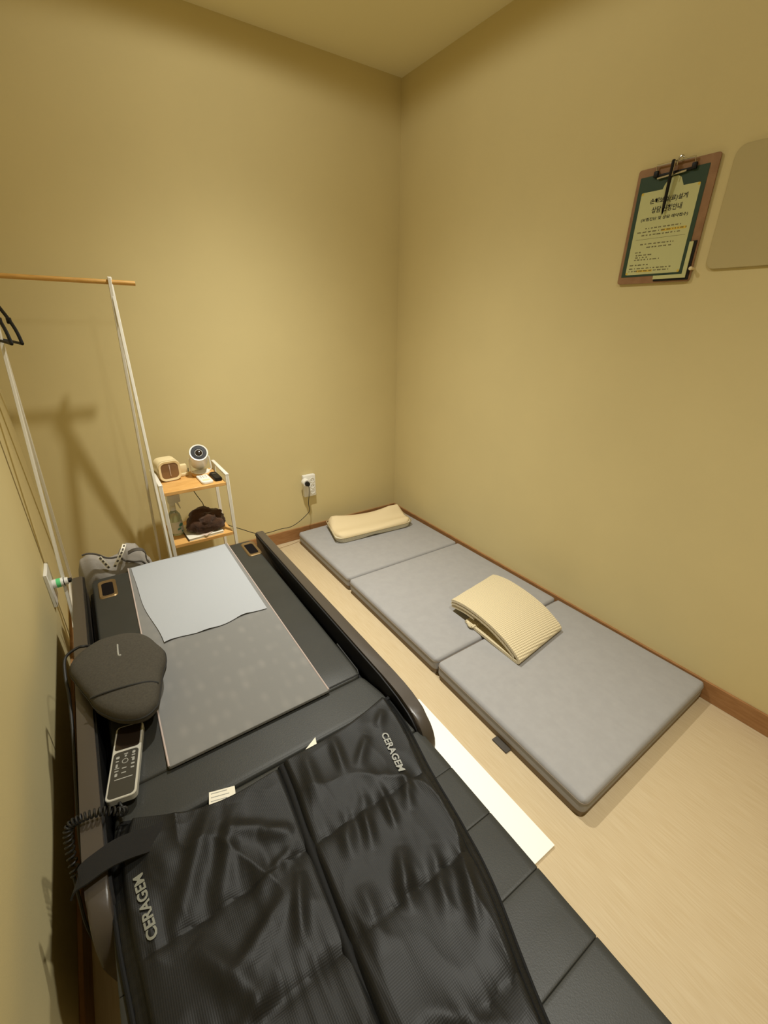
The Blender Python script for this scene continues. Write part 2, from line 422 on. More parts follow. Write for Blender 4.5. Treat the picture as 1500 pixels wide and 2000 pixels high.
# ---------------------------------------------------------------- leg massage sleeves
def sleeve(corners_l, corners_r, ztop, seed, creases, rows, hem, top_dip):
    """quilted sleeve; corners_* are polylines of the left and right edges from top to bottom"""
    def along(pl, v):
        n = len(pl)-1; s = v*n; i = min(int(s), n-1); t = s-i
        p0 = Vector(pl[max(i-1, 0)]); p1 = Vector(pl[i]); p2 = Vector(pl[i+1]); p3 = Vector(pl[min(i+2, n)])
        return .5*((2*p1)+(p2-p0)*t+(2*p0-5*p1+4*p2-p3)*t*t+(3*p1-p0-3*p2+p3)*t**3)
    bm = bmesh.new(); nu, nv = 120, 190; grid = []
    for j in range(nv+1):
        row = []; v = j/nv
        A, B = along(corners_l, v), along(corners_r, v)
        for i in range(nu+1):
            u = i/nu; u = u*.7+.3*(.5-.5*math.cos(math.pi*u))
            P = A*(1-u)+B*u; x, y = P.x, P.y+top_dip*math.sin(math.pi*u)**1.3*max(0, 1-v*4)
            w = (B-A).length; d = min(u*w, (1-u)*w, v*.8+.0, (1-v)*.8)
            e = min(1, d/.016); e = math.sqrt(max(0, 1-(1-e)**2))
            t = .014+(ztop-.014)*.55
            # chambers between the seams
            yy = y+.03*(x-A.x)*hem[1]
            ks = [abs(yy-r) for r in rows]; k = min(ks)
            puff = .010*(1-math.exp(-k/.018))
            side = (1-u)*w if hem[0] > 0 else u*w
            hk = min(1, max(0, (side-.012)/.016)); hk = hk*hk*(3-2*hk)
            puff *= hk; t *= .42+.58*hk
            t += (1-hk)*.006*abs(nz(y*55+seed, x*8, 5.0))
            seamline = -.003*math.exp(-((side-.020)/.0025)**2)
            # gathers running away from the seams, long folds, ripples
            g = math.exp(-k/.035)*(.0045*nz(x*55+seed, yy*9, seed))
            f1 = 1-abs(nz(x*6+seed*3+.5*nz(x*5, y*5), y*4.5, seed*1.7))*2.2
            f2 = 1-abs(nz(x*16+seed, y*9+seed*2+.4*nz(x*9, y*9), seed))*2
            wr = .0075*max(0, f1)**3 + .0012*max(0, f2)**2
            cz = 0
            for (ax, ay, bx2, by2, wd, am) in creases:
                a = Vector((ax, ay)); b = Vector((bx2, by2)); ab = b-a; q = Vector((x, y))-a
                s = max(0, min(1, q.dot(ab)/ab.length_squared)); dd = (q-ab*s).length
                cz += am*math.exp(-(dd/wd)**2)*math.sin(math.pi*min(1, max(0, s*.9+.05)))
            z = .4305 + e*(t+puff+seamline+(g+wr+cz)*min(1, d/.03)) 
            row.append(bm.verts.new((x, y, max(.4315, z))))
        grid.append(row)
    for a, b in zip(grid, grid[1:]):
        for i in range(nu): bm.faces.new((a[i], a[i+1], b[i+1], b[i]))
    ring = grid[0][:]+[r[-1] for r in grid[1:]]+grid[-1][-2::-1]+[r[0] for r in grid[-2:0:-1]]
    low = [bm.verts.new((v.co.x, v.co.y, .4295)) for v in ring]; n = len(ring)
    for i in range(n): bm.faces.new((ring[i], low[i], low[(i+1) % n], ring[(i+1) % n]))
    bm.faces.new(low)
    hts = [[vv.co.copy() for vv in r] for r in grid]
    return bm, hts

def drape(bm, hts, off):
    """drop a flat mesh onto a sleeve surface"""
    pts = [p for r in hts for p in r]
    from mathutils.kdtree import KDTree
    kd = KDTree(len(pts))
    for i, p in enumerate(pts): kd.insert((p.x, p.y, 0), i)
    kd.balance()
    for v in bm.verts:
        best = kd.find_n((v.co.x, v.co.y, 0), 4)
        v.co.z = max(pts[i].z for _, i, _ in best)+off+v.co.z
    return bm

SL_L = ([(-1.876, -1.722), (-1.899, -1.80), (-1.898, -1.92), (-1.889, -2.03), (-1.877, -2.2), (-1.85, -2.45), (-1.82, -2.7)],
        [(-1.572, -1.795), (-1.574, -1.85), (-1.580, -1.95), (-1.586, -2.05), (-1.592, -2.2), (-1.60, -2.45), (-1.61, -2.7)])
SL_R = ([(-1.570, -1.790), (-1.574, -1.86), (-1.584, -1.95), (-1.592, -2.05), (-1.604, -2.2), (-1.62, -2.45), (-1.63, -2.7)],
        [(-1.262, -1.757), (-1.270, -1.85), (-1.296, -1.97), (-1.316, -2.095), (-1.340, -2.2), (-1.41, -2.40), (-1.46, -2.7)])
cr_l = [(-1.60, -1.935, -1.66, -1.90, .014, .010), (-1.60, -1.955, -1.70, -1.99, .012, .010), (-1.64, -1.90, -1.72, -1.86, .014, .010), (-1.72, -1.80, -1.82, -1.98, .018, .013), (-1.68, -1.82, -1.75, -1.98, .016, .010),
        (-1.62, -2.00, -1.66, -2.10, .012, .010), (-1.65, -2.02, -1.76, -2.08, .014, .010), (-1.80, -2.00, -1.72, -2.14, .018, .010), (-1.70, -2.10, -1.80, -2.16, .014, .009), (-1.84, -1.78, -1.80, -1.90, .02, .006)]
cr_r = [(-1.45, -1.80, -1.47, -1.90, .012, .008), (-1.52, -1.80, -1.54, -1.92, .014, .007), (-1.38, -1.84, -1.44, -1.90, .012, .007), (-1.46, -1.95, -1.50, -2.05, .012, .010), (-1.42, -1.96, -1.44, -2.04, .010, .010), (-1.36, -1.96, -1.40, -2.03, .012, .009),
        (-1.50, -1.95, -1.54, -2.04, .014, .008), (-1.45, -2.07, -1.50, -2.16, .014, .011), (-1.40, -2.10, -1.45, -2.20, .014, .010), (-1.54, -2.08, -1.56, -2.18, .016, .009), (-1.37, -2.14, -1.42, -2.24, .012, .010), (-1.31, -1.80, -1.35, -1.84, .012, .006)]
rows = [-1.975, -2.137, -2.30, -2.46, -2.62]
left_sleeve = thing('massage_sleeve', 'wrinkled black massage sleeve at the left of the bed, with a dangling velcro strap', 'massage sleeve', (-1.74, -2.2, .4295), 'black sleeves on the bed')
bm, hl = sleeve(SL_L[0], SL_L[1], .020, 3.1, cr_l, rows, (-1, -.35), -.034); obj('sleeve_body', bm, M['nylon'], left_sleeve)
right_sleeve = thing('massage_sleeve', 'wrinkled black massage sleeve lying nearer the mattress side of the bed', 'massage sleeve', (-1.45, -2.2, .4295), 'black sleeves on the bed')
bm, hr = sleeve(SL_R[0], SL_R[1], .034, 8.4, cr_r, rows, (1, .35), -.014); obj('sleeve_body', bm, M['nylon'], right_sleeve)
def edge_tube(hts, side, off, r, name, parent, lo=0, hi=None):
    pts = [Vector((row[side].x+off, row[side].y, row[side].z)) for row in hts[lo:hi:3]]
    obj(name, tube(pts, r, seg=8), M['nylonhem'], parent)
def inner_edge(hts, idx):
    return [Vector((r[idx].x, r[idx].y, r[idx].z+.001)) for r in hts[2::3]]
obj('edge_binding', tube([Vector((r[0].x+.001, r[0].y, .446)) for r in hr[1::3]], .0105, seg=10), M['nylonhem'], right_sleeve)
obj('edge_binding', tube([Vector((r[0].x+.001, r[0].y, .4345)) for r in hl[1::3]], .004, seg=8), M['nylonhem'], left_sleeve)
obj('top_binding', tube([Vector((p.x, p.y, .437)) for p in hr[0][::3]], .006, seg=8), M['nylonhem'], right_sleeve)
obj('top_binding', tube([Vector((p.x, p.y, .436)) for p in hl[0][::3]], .005, seg=8), M['nylonhem'], left_sleeve)
# outer hem of the right sleeve
obj('side_seam', tube([Vector((r[-12].x, r[-12].y, r[-12].z+.0005)) for r in hr[1::2]], .0014, seg=6), M['nylonhem'], right_sleeve)
obj('side_binding', tube([Vector((r[-1].x, r[-1].y, .4345)) for r in hr[1::3]], .0024, seg=8), M['nylonhem'], right_sleeve)
# lettering
mtR = frame((-1.3545, -1.9075, 0), (-.19, -.95, 0), (.95, -.19, 0))
obj('lettering', drape(text_mesh('CERAGEM', .02, mtR, thick=0, bold=.0006, fit=(.100, .0160)), hr, .0030), M['print'], right_sleeve)
mtL = frame((-1.8515, -1.908, 0), (-.085, 1.0, 0), (-1.0, -.085, 0))
obj('lettering', drape(text_mesh('CERAGEM', .02, mtL, thick=0, bold=.0006, fit=(.109, .0160)), hl, .0030), M['print_shaded'], left_sleeve)
# sewn-in care labels
def care_label(parent, pts, z0=.4355):
    bm = prism([(x, y, z) for x, y, z in pts], (0, 0, .0008))
    o = obj('care_label', bm, M['paper'], parent)
    return o
cl = care_label(left_sleeve, [(-1.716, -1.753, .4365), (-1.667, -1.768, .4365), (-1.674, -1.806, .4365), (-1.726, -1.795, .4365)])
bm = bmesh.new()
for k in range(4):
    add_box(bm, -.018, .014+.004*(k % 2), -.0008, .0008, 0, .0002, mtx=frame((-1.696-.0022*k, -1.764-.008*k, .4374), (.958, -.287, 0), (.287, .958, 0)))
obj('label_print', bm, M['print2'], cl, smooth=False)
cl = care_label(right_sleeve, [(-1.535, -1.789, .4375), (-1.473, -1.757, .4375), (-1.483, -1.792, .4375), (-1.51, -1.800, .4375)])
bm = bmesh.new()
for k in range(2): add_box(bm, -.010+.004*k, .010, -.0008, .0008, 0, .0002, mtx=frame((-1.492-.006*k, -1.778-.007*k, .4384), (.93, .36, 0), (-.36, .93, 0)))
obj('label_print', bm, M['print2'], cl, smooth=False)
# velcro strap hanging over the left rail
def ribbon(pts, w, th, widthdir):
    bm = bmesh.new(); wd = Vector(widthdir).normalized(); rows_ = []
    P = smooth_path(pts, 6)
    for i, p in enumerate(P):
        t = (P[min(i+1, len(P)-1)]-P[max(i-1, 0)]).normalized(); wv = (wd-t*wd.dot(t)).normalized(); n = t.cross(wv)
        rows_.append([bm.verts.new(p+wv*w*a/2+n*th*b/2) for a, b in ((-1, -1), (1, -1), (1, 1), (-1, 1))])
    for a, b in zip(rows_, rows_[1:]):
        for k in range(4): bm.faces.new((a[k], a[(k+1) % 4], b[(k+1) % 4], b[k]))
    bm.faces.new(rows_[0]); bm.faces.new(rows_[-1])
    return bm
obj('strap', ribbon([(-1.805, -1.800, .456), (-1.830, -1.803, .4655), (-1.858, -1.805, .4785), (-1.884, -1.808, .4865), (-1.912, -1.812, .4865), (-1.936, -1.817, .482), (-1.946, -1.822, .468)], .044, .003, (.35, 1, 0)), M['strap'], left_sleeve)

# ---------------------------------------------------------------- neck / waist massager
ms = thing('cushion_massager', 'charcoal grey shell-shaped massage cushion at the left edge of the bed', 'massager', (-1.83, -1.36, .4405))
outl = [(134, 1300), (140, 1290), (158, 1272), (190, 1251), (220, 1241), (250, 1235), (273, 1236), (292, 1243), (305, 1254), (318, 1265), (322, 1276), (322, 1290), (316, 1308), (312, 1334), (308, 1362), (302, 1374), (284, 1390), (259, 1398), (228, 1397), (203, 1388), (183, 1376), (172, 1360), (159, 1345), (144, 1325), (136, 1314)]
def from_view(x, y, z):
    d = fw + r2*(x-750)/851.62 - u2*(y-1000)/851.62
    return CAMP + d*((z-CAMP.z)/d.z)
top = [from_view(x, y, .525) for x, y in outl]
n0 = len(top); cen = sum(top, Vector())/n0
P = smooth_path(top+[top[0]], 4)[:-1]
bm = bmesh.new(); rings = []
for s, dz in ((.90, -.030), (.985, -.028), (1.0, -.020), (1.0, -.010), (.985, -.003), (.95, .004), (.85, .009), (.65, .014), (.4, .017), (.18, .018)):
    rings.append([bm.verts.new((cen.x+(p.x-cen.x)*s, cen.y+(p.y-cen.y)*s, .525+dz)) for p in P])
for a, b in zip(rings, rings[1:]):
    for i in range(len(P)): bm.faces.new((a[i], a[(i+1) % len(P)], b[(i+1) % len(P)], b[i]))
bm.faces.new(rings[0]); bm.faces.new(rings[-1])
shell = obj('shell', bm, M['dgrey'], ms)
bm = bmesh.new(); rings = []
lowc = Vector((-1.815, -1.375, 0))
for s, z in ((.66, .4412), (.70, .448), (.74, .470), (.78, .496)):
    rings.append([bm.verts.new((max(-1.878, lowc.x+(p.x-cen.x)*s), lowc.y+(p.y-cen.y)*s, z)) for p in P])
for a, b in zip(rings, rings[1:]):
    for i in range(len(P)): bm.faces.new((a[i], a[(i+1) % len(P)], b[(i+1) % len(P)], b[i]))
bm.faces.new(rings[0]); bm.faces.new(rings[-1])
obj('underside', bm, M['dgrey2'], ms)
def on_shell(q):
    p = from_view(*q, .537); s = max(abs(p.x-cen.x), abs(p.y-cen.y)); return p
seam = [from_view(176, 1364, .532), from_view(186, 1360, .535), from_view(208, 1352, .540), from_view(236, 1343, .5425), from_view(268, 1335, .541), from_view(292, 1331, .536), from_view(310, 1333, .528)]
obj('seam_piping', tube(smooth_path(seam, 5), .0022, seg=6), M['seamdark'], shell)
rim = [Vector((cen.x+(p.x-cen.x)*1.0, cen.y+(p.y-cen.y)*1.0, .512)) for p in P]
obj('rim_piping', tube(rim, .0022, seg=6, close=True), M['seamdark'], shell)
mk = frame(from_view(231, 1269, .5425), (from_view(231, 1284, .5425)-from_view(230, 1258, .5425)), (1, 0, 0))
bm = bmesh.new()
pp = [from_view(229.5, 1259, .5425), from_view(229.7, 1265, .543), from_view(230.2, 1272, .543), from_view(231, 1278, .543), from_view(233, 1280.5, .543), from_view(236.5, 1279, .543)]
obj('logo', tube(smooth_path(pp, 4), .0022, seg=6), M['print2'], shell)
obj('power_cord', tube(smooth_path([from_view(182, 1262, .500), from_view(166, 1262, .520), from_view(150, 1266, .522), (-1.945, -1.225, .512), (-1.951, -1.27, .49), (-1.948, -1.33, .47), (-1.947, -1.45, .445), (-1.948, -1.58, .43), (-1.949, -1.70, .40), (-1.952, -1.76, .30), (-1.95, -1.8, .1)], 8), .0038, seg=8), M['cord'], ms)

# ---------------------------------------------------------------- handheld remote with coiled cord
A_, B_, C_, D_ = [from_view(x_, y_, .464)+Vector((.005, 0, 0)) for x_, y_ in ((211, 1428), (268, 1411), (273, 1547), (208, 1568))]
rm = thing('remote_control', 'black handheld bed remote with silver frame, screen and coiled cord', 'remote', ((A_+C_)/2).to_tuple())
ctr = (A_+B_+C_+D_)/4; uu = ((B_-A_)+(C_-D_))/2; vv = ((A_-D_)+(B_-C_))/2; rw, rl = uu.length-.003, vv.length
F = frame(ctr, uu, vv)
def rpr(w, h, r, cx, cy, z0, dz): return prism([(x+cx, y+cy, z0) for x, y in rrect(w, h, r)], (0, 0, dz), mtx=F)
bm = rpr(rw, rl, .010, 0, 0, -.016, .016); bmesh.ops.bevel(bm, geom=[e for e in bm.edges], offset=.0012, segments=1, affect='EDGES'); obj('housing', bm, M['silver'], rm)
obj('screen', rpr(rw-.008, rl*.34, .006, 0, rl*.5-.004-rl*.17, -.0005, .0012), M['screen'], rm)
kp = obj('keypad', rpr(rw-.008, rl*.585, .008, 0, -rl*.5+.004+rl*.2925, -.0005, .0012), M['key'], rm)
def icon(x, y, w, h, r=None): obj('key_icon', rpr(w, h, min(w, h)*.35, x*rw, y*rl, .0007, .0003), M['print2'], kp, smooth=False)
for x, y, w, h in ((-.27, .03, .007, .006), (-.27, -.02, .006, .003), (.27, .055, .006, .007), (.27, .015, .007, .003), (0, .06, .008, .0025), (0, .03, .004, .005), (.28, -.045, .005, .008), (-.27, -.08, .004, .009), (.28, -.10, .007, .004), (0, -.13, .009, .0025), (-.25, -.15, .008, .0025), (.28, -.15, .007, .0035), (0, -.19, .009, .0025), (-.25, -.20, .005, .008), (.02, -.262, .034, .002), (.26, -.02, .007, .002), (-.25, -.115, .009, .002)):
    icon(x, y, w, h)
bm = tube([F @ Vector((0.0055*math.cos(a), -.04*rl+.0055*math.sin(a), .001)) for a in [2*math.pi*k/20 for k in range(20)]], .0009, seg=5, close=True); obj('dial_ring', bm, M['print2'], kp)
pend = F @ Vector((-.004, -rl*.5, -.010))
guide = smooth_path([pend, pend+Vector((.004, -.016, -.004)), (-1.866, -1.728, .476), (-1.893, -1.722, .494), (-1.925, -1.716, .496), (-1.9485, -1.716, .487), (-1.954, -1.735, .455), (-1.954, -1.762, .42)], 10)
obj('cord_end', tube(guide[:16], .0030, seg=8), M['cord'], rm)
hx = []; G = guide[12:]; N = 26*12
prev = Vector((0, 1, 0))
for k in range(N+1):
    s = k/N*(len(G)-1); i = min(int(s), len(G)-2); p = G[i].lerp(G[i+1], s-i); t = (G[min(i+2, len(G)-1)]-G[max(i-1, 0)]).normalized()
    nrm = (prev-t*prev.dot(t)).normalized(); prev = nrm; bb = t.cross(nrm); a = 2*math.pi*k/12
    hx.append(p+(nrm*math.cos(a)+bb*math.sin(a))*.0068)
obj('coiled_cord', tube(hx, .0019, seg=6), M['cord'], rm)
obj('cord_drop', tube(smooth_path([hx[-1], (-1.956, -1.79, .39), (-1.957, -1.81, .33), (-1.955, -1.80, .2), (-1.95, -1.78, .06), (-1.96, -1.75, .004)], 6), .0026, seg=6), M['cord'], rm)

# ---------------------------------------------------------------- folding mattress, pillow, blanket
mt_ = thing('folding_mattress', 'grey three-section folding floor mattress along the right wall', 'mattress', (-.41, -1.08, 0))
for c in ([(-.799, -.062), (-.040, -.045), (-.030, -.722), (-.800, -.712)], [(-.801, -.719), (-.030, -.728), (-.022, -1.434), (-.803, -1.437)], [(-.805, -1.444), (-.022, -1.441), (-.0125, -2.098), (-.815, -2.112)]):
    sec = obj('mattress_section', slab(c, .028, .081, .016, .022, 34, 34, hf=lambda u, v, d: .003*min(1, d/.12)+.0015*nz(u*5, v*5, c[0][1])*min(1, d/.03)), M['matt'], mt_)
    cc = [Vector((p[0], p[1])) for p in c]; m0 = sum(cc, Vector((0, 0)))/4
    c2 = [tuple(m0+(p-m0)*(1-.004/(p-m0).length)) for p in cc]
    obj('side_band', slab(c2, .0015, .033, .002, .022, 10, 10), M['mattside'], sec)
    pl = rrect(1, 1, .03)
    ring = []
    for x, y in pl:
        u, v = x+.5, .5-y
        q = (cc[0]*(1-u)+cc[1]*u)*(1-v)+(cc[3]*(1-u)+cc[2]*u)*v; ring.append((q.x, q.y, .064))
    obj('piping', tube(ring, .0016, seg=6, close=True), M['mattside'], sec)
obj('strap_loop', box(-.832, -.808, -1.842, -1.778, .002, .006, bev=.001), M['trimdark'], mt_)

pil = thing('contour_pillow', 'cream contoured pillow at the far end of the mattress', 'pillow', (-.42, -.29, .083))
pc = [from_view(637, 1014, .128), from_view(776, 991, .132), from_view(805, 1018, .122), from_view(659, 1054, .122)]
pcorn = [(p.x, p.y) for p in pc]
ZP = .0875
def hp(u, v):
    far = math.exp(-((v-.22)/.20)**2); near = math.exp(-((v-.86)/.16)**2)
    ends = .30+.70*min(1, abs(u-.47)/.36)**1.6
    return .038*far*ends*(1+.6*max(0, u-.5)) + .014*near*ends - .004*math.exp(-((v-.55)/.15)**2)
obj('top_cover', slab(pcorn, .112, .130, .014, .060, 44, 36, hf=lambda u, v, d: hp(u, v)*min(1, d/.035+.30)), M['pillow'], pil)
mid = Vector((sum(p[0] for p in pcorn)/4, sum(p[1] for p in pcorn)/4))
pc2 = [tuple(mid+(Vector(p)-mid)*1.02) for p in pcorn]
bm = slab(pc2, ZP, .121, .006, .060, 30, 20)
for v in bm.verts:
    if v.co.z < .09:
        q = Vector((v.co.x, v.co.y)); d = (mid-q).normalized()*.010
        v.co.x += d.x; v.co.y += d.y; v.co.z += max(0, nz(v.co.x*9, v.co.y*9, 1.0))*.008
obj('mesh_side', bm, M['pillow_mesh'], pil)
pr_ = []
for x, y in rrect(1, 1, .13, 8):
    u, v = x+.5, .5-y; cc = [Vector(p) for p in pc2]
    q = (cc[0]*(1-u)+cc[1]*u)*(1-v)+(cc[3]*(1-u)+cc[2]*u)*v; pr_.append((q.x, q.y, .1165+.28*hp(u, v)))
obj('piping', tube(pr_, .0030, seg=8, close=True), M['pipe'], pil)

def blanket():
    """one long cloth strip folded over itself, open along the left side"""
    zb = .0845
    path = [(.02, .060), (.10, .072), (.24, .083), (.42, .086), (.60, .080), (.76, .066), (.88, .047), (.955, .030), (.98, .018), (.96, .0095), (.90, .0075), (.75, .0075), (.5, .0075), (.25, .0080)]
    path2 = [(.015, .044), (.10, .055), (.24, .066), (.42, .069), (.58, .064), (.72, .052), (.83, .037), (.90, .024), (.925, .0225)]
    path3 = [(.02, .028), (.10, .037), (.22, .047), (.36, .051)]
    return zb, path, path2, path3
FL, FR, NR, NL = Vector((-.538, -1.222)), Vector((-.214, -1.175)), Vector((-.232, -1.612)), Vector((-.552, -1.650))
def bl_pt(u, s): return (FL*(1-u)+FR*u)*(1-s)+(NL*(1-u)+NR*u)*s
def cloth_strip(path, th, zb, u0=0.0, u1=1.0, nu=14):
    P = smooth_path([Vector((s, h, 0)) for s, h in path], 6); L = .43
    bm = bmesh.new(); rows_ = []
    n = len(P); off = []
    for i in range(n):
        a, b = P[max(i-1, 0)], P[min(i+1, n-1)]; t = Vector(((b.x-a.x)*L, b.y-a.y)).normalized(); off.append(Vector((-t.y, t.x)))
    prof = [(P[i].x*1+off[i].x*th/2/L, P[i].y+off[i].y*th/2) for i in range(n)] + [(P[-1].x-.010, P[-1].y)] + [(P[i].x-off[i].x*th/2/L, P[i].y-off[i].y*th/2) for i in range(n-1, -1, -1)] + [(P[0].x-.010, P[0].y)]
    for k in range(nu+1):
        u = u0+(u1-u0)*k/nu; e = 1.0
        row = []
        for s, h in prof:
            q = bl_pt(u, s); row.append(bm.verts.new((q.x, q.y, zb+max(.0003, h+.0016*nz(u*5, s*6, 4)*min(1, h/.03)))))
        rows_.append(row)
    m = len(prof)
    for a, b in zip(rows_, rows_[1:]):
        for i in range(m): bm.faces.new((a[i], a[(i+1) % m], b[(i+1) % m], b[i]))
    bm.faces.new(rows_[0]); bm.faces.new(rows_[-1][::-1])
    return bm
zb, pa, pb, p3 = blanket()
bl = thing('folded_blanket', 'folded cream ribbed blanket lying on the grey mattress', 'blanket', (-.39, -1.41, .083))
obj('outer_fold', cloth_strip(pa, .0125, zb), M['blanket'], bl)
obj('inner_fold', cloth_strip(pb, .0120, zb, .004, .98), M['blanket'], bl)
obj('inner_fold', cloth_strip(p3, .0120, zb, .012, .97), M['blanket'], bl)
q = bl_pt(.02, .36)
obj('rolled_hem', tube(smooth_path([(q.x-.004, q.y+.03, zb+.013), (q.x-.010, q.y, zb+.012), (q.x+.04, q.y-.012, zb+.014), (q.x+.12, q.y-.01, zb+.015)], 5), .0085, seg=10), M['blanket'], bl)

# ---------------------------------------------------------------- white board on the floor beside the bed
tag(obj('floor_board', box(-1.13, -.937, -2.112, -1.50, .0005, .0085, bev=.001), M['board']), 'flat white board on the floor beside the bed', 'board')

# ---------------------------------------------------------------- clothes rack and hangers
rk = thing('clothes_rack', 'slim white A-frame clothes rack with a pine rod in the left corner', 'clothes rack', (-1.77, -.28, 0))
def bar(p, q, w, d, up_=(0, 1, 0)):
    p, q = Vector(p), Vector(q); t = (q-p); L = t.length; t.normalize()
    s = Vector((1, 0, 0)); s = (s-t*s.dot(t)).normalized(); n = t.cross(s)
    m = Matrix((s, n, t)).transposed().to_4x4(); m.translation = p
    return box(-w/2, w/2, -d/2, d/2, 0, L, bev=.0015, seg=1, mtx=m)
ZR = 1.462
for xt, xb in ((-1.5655, -1.590), (-1.938, -1.996)):
    f_ = obj('leg', bar((xt, -.286, ZR+.018), (xb, -.56, .0), .011, .026), M['white'], rk)
    b_ = obj('leg', bar((xt-.004, -.31, ZR+.018), (xb-.014, -.03, .0), .011, .026), M['white'], rk)
    obj('cross_bar', bar((xb-.004, -.50, .14), (xb-.016, -.085, .14), .010, .02), M['white'], rk)
obj('lower_rail', bar((-1.586, -.42, .62-.18), (-1.982, -.42, .62-.18), .012, .012), M['white'], rk) if False else None
obj('hanging_rod', tube([(-2.022, -.298, ZR+.010), (-1.483, -.298, ZR)], .0085, seg=14), M['rod'], rk)
for hxp, lab, ang in ((-1.944, 'black plastic clothes hanger on the rack, the one nearer the room', 19), (-1.962, 'black plastic clothes hanger on the rack, the one nearer the left wall', 16)):
    yc = -.298; zt = ZR+.009
    hg = thing('clothes_hanger', lab, 'hanger', (hxp, yc, zt-.2), 'black hangers on the rod')
    ca, sa = math.cos(R(ang)), math.sin(R(ang))
    hp_ = lambda s_, z_: (hxp+s_*sa, yc-s_*ca, zt+z_)
    obj('hook', tube(smooth_path([hp_(0, -.070), hp_(0, -.045), hp_(-.014, -.022), hp_(-.0155, 0), hp_(-.006, .0145), hp_(.009, .0125), hp_(.016, -.004)], 5), .0022, seg=8), M['black'], hg)
    arm = smooth_path([hp_(-.195, -.190), hp_(-.10, -.115), hp_(0, -.070), hp_(.10, -.115), hp_(.172, -.168), hp_(.198, -.212)], 6)
    obj('shoulder', tube(arm, .0055, seg=8), M['black'], hg)
    obj('trouser_bar', tube([hp_(-.195, -.190), hp_(-.1, -.204), hp_(.1, -.208), hp_(.198, -.212)], .0048, seg=8), M['black'], hg)
    q_ = hp_(.135, -.138)
    obj('strap_notch', box(q_[0]-.007, q_[0]+.007, q_[1]-.010, q_[1]+.010, q_[2]-.014, q_[2]+.006, bev=.003), M['black'], hg)

# ---------------------------------------------------------------- trolley
tr = thing('shelf_trolley', 'narrow white metal shelf trolley with bamboo shelves by the back wall', 'trolley', (-1.413, -.275, 0))
X0, X1, Y0, Y1, ZT = -1.557, -1.268, -.400, -.148, .665
for x in (X0, X1):
    for y in (Y0, Y1): obj('post', box(x-.0075, x+.0075, y-.0065, y+.0065, .0, ZT-.004, bev=.0015, seg=1), M['white'], tr)
    obj('top_rail', box(x-.0085, x+.0085, Y0-.0065, Y1+.0065, ZT-.012, ZT, bev=.002, seg=1), M['white'], tr)
for z in (.616, .352, .088):
    obj('shelf', box(X0+.009, X1-.009, Y0-.003, Y1+.004, z-.008, z+.008, bev=.0015, seg=1), M['bamboo'], tr)
Z1, Z2 = .6243, .3603
# cream cube speaker with a smoky window
sp = thing('cube_speaker', 'cream rounded cube device with a smoky brown window on the trolley top', 'speaker', (-1.500, -.27, Z1))
a = R(-10)
F = Matrix.Translation((-1.4935, -.203, Z1+.0505)) @ Matrix.Rotation(R(6), 4, 'Z') @ Matrix.Scale(1.1, 4)
def fpr(w, h, r, y0, dy, s=1.0): return prism([(x, y0, z) for x, z in rrect(w, h, r, 8)], (0, dy, 0), mtx=F)
bm = fpr(.092, .090, .026, -.040, .080); bmesh.ops.bevel(bm, geom=[e for e in bm.edges if abs(e.verts[0].co.y-e.verts[1].co.y) < .03], offset=.006, segments=3, affect='EDGES'); obj('case', bm, M['cream'], sp)
bm = bmesh.new(); o1 = rrect(.090, .088, .026, 8); o2 = rrect(.070, .068, .018, 8)
A = [bm.verts.new((x, -.040, z)) for x, z in o1]; B = [bm.verts.new((x*.97, -.046, z*.97)) for x, z in o1]; C = [bm.verts.new((x, -.044, z)) for x, z in o2]; D = [bm.verts.new((x, -.039, z)) for x, z in o2]
for P_, Q_ in ((A, B), (B, C), (C, D)):
    for i in range(len(A)): bm.faces.new((P_[i], P_[(i+1) % len(A)], Q_[(i+1) % len(A)], Q_[i]))
bmesh.ops.transform(bm, matrix=F, verts=bm.verts); obj('bezel', bm, M['cream'], sp)
wn = obj('window', fpr(.071, .069, .018, -.0420, .002), M['amber'], sp)
obj('candle_rod', add_lathe(bmesh.new(), [(.0012, -.024), (.0018, -.02), (.0018, .026), (.001, .028)], 8, F @ Matrix.Translation((0, -.0435, 0))), M['paperpink'], wn)
# small white charger behind
wb = thing('white_adapter', 'small cream block between the cube device and the projector', 'adapter', (-1.423, -.19, Z1))
obj('block', box(-1.443, -1.405, -.203, -.176, Z1+.016, Z1+.056, bev=.004), M['cream'], wb)
obj('foot', box(-1.447, -1.403, -.212, -.172, Z1, Z1+.016, bev=.004), M['cream'], wb)
# projector
pj = thing('mini_projector', 'white cylindrical mini projector with a black lens face on a stand', 'projector', (-1.355, -.235, Z1))
ax = Vector((-.08, -.72, .55)).normalized(); pc_ = Vector((-1.347, -.225, Z1+.088))
fr = pc_+ax*.062
obj('stand_base', lathe([(.001, 0), (.046, 0), (.048, .003), (.048, .010), (.044, .014), (.001, .014)], (-1.345, -.228, Z1)), M['bamboo'], pj)
obj('base_plate', lathe([(.001, .014), (.040, .014), (.038, .019), (.001, .020)], (-1.345, -.228, Z1)), M['white'], pj)
obj('barrel', lathe([(.001, -.062), (.036, -.062), (.041, -.057), (.042, -.03), (.042, .050), (.0435, .058), (.0415, .0625), (.036, .0615), (.036, .058), (.001, .058)], pc_, ax, 32), M['whitep'], pj)
ln = obj('lens_face', lathe([(.001, .0575), (.0362, .0575), (.0362, .0600), (.020, .0605), (.017, .0575), (.001, .0575)], pc_, ax, 32), M['black'], pj)
obj('lens', lathe([(.0165, .0575), (.0150, .0600), (.010, .0625), (.004, .0635), (.001, .0637)], pc_, ax, 24), M['screen'], ln)
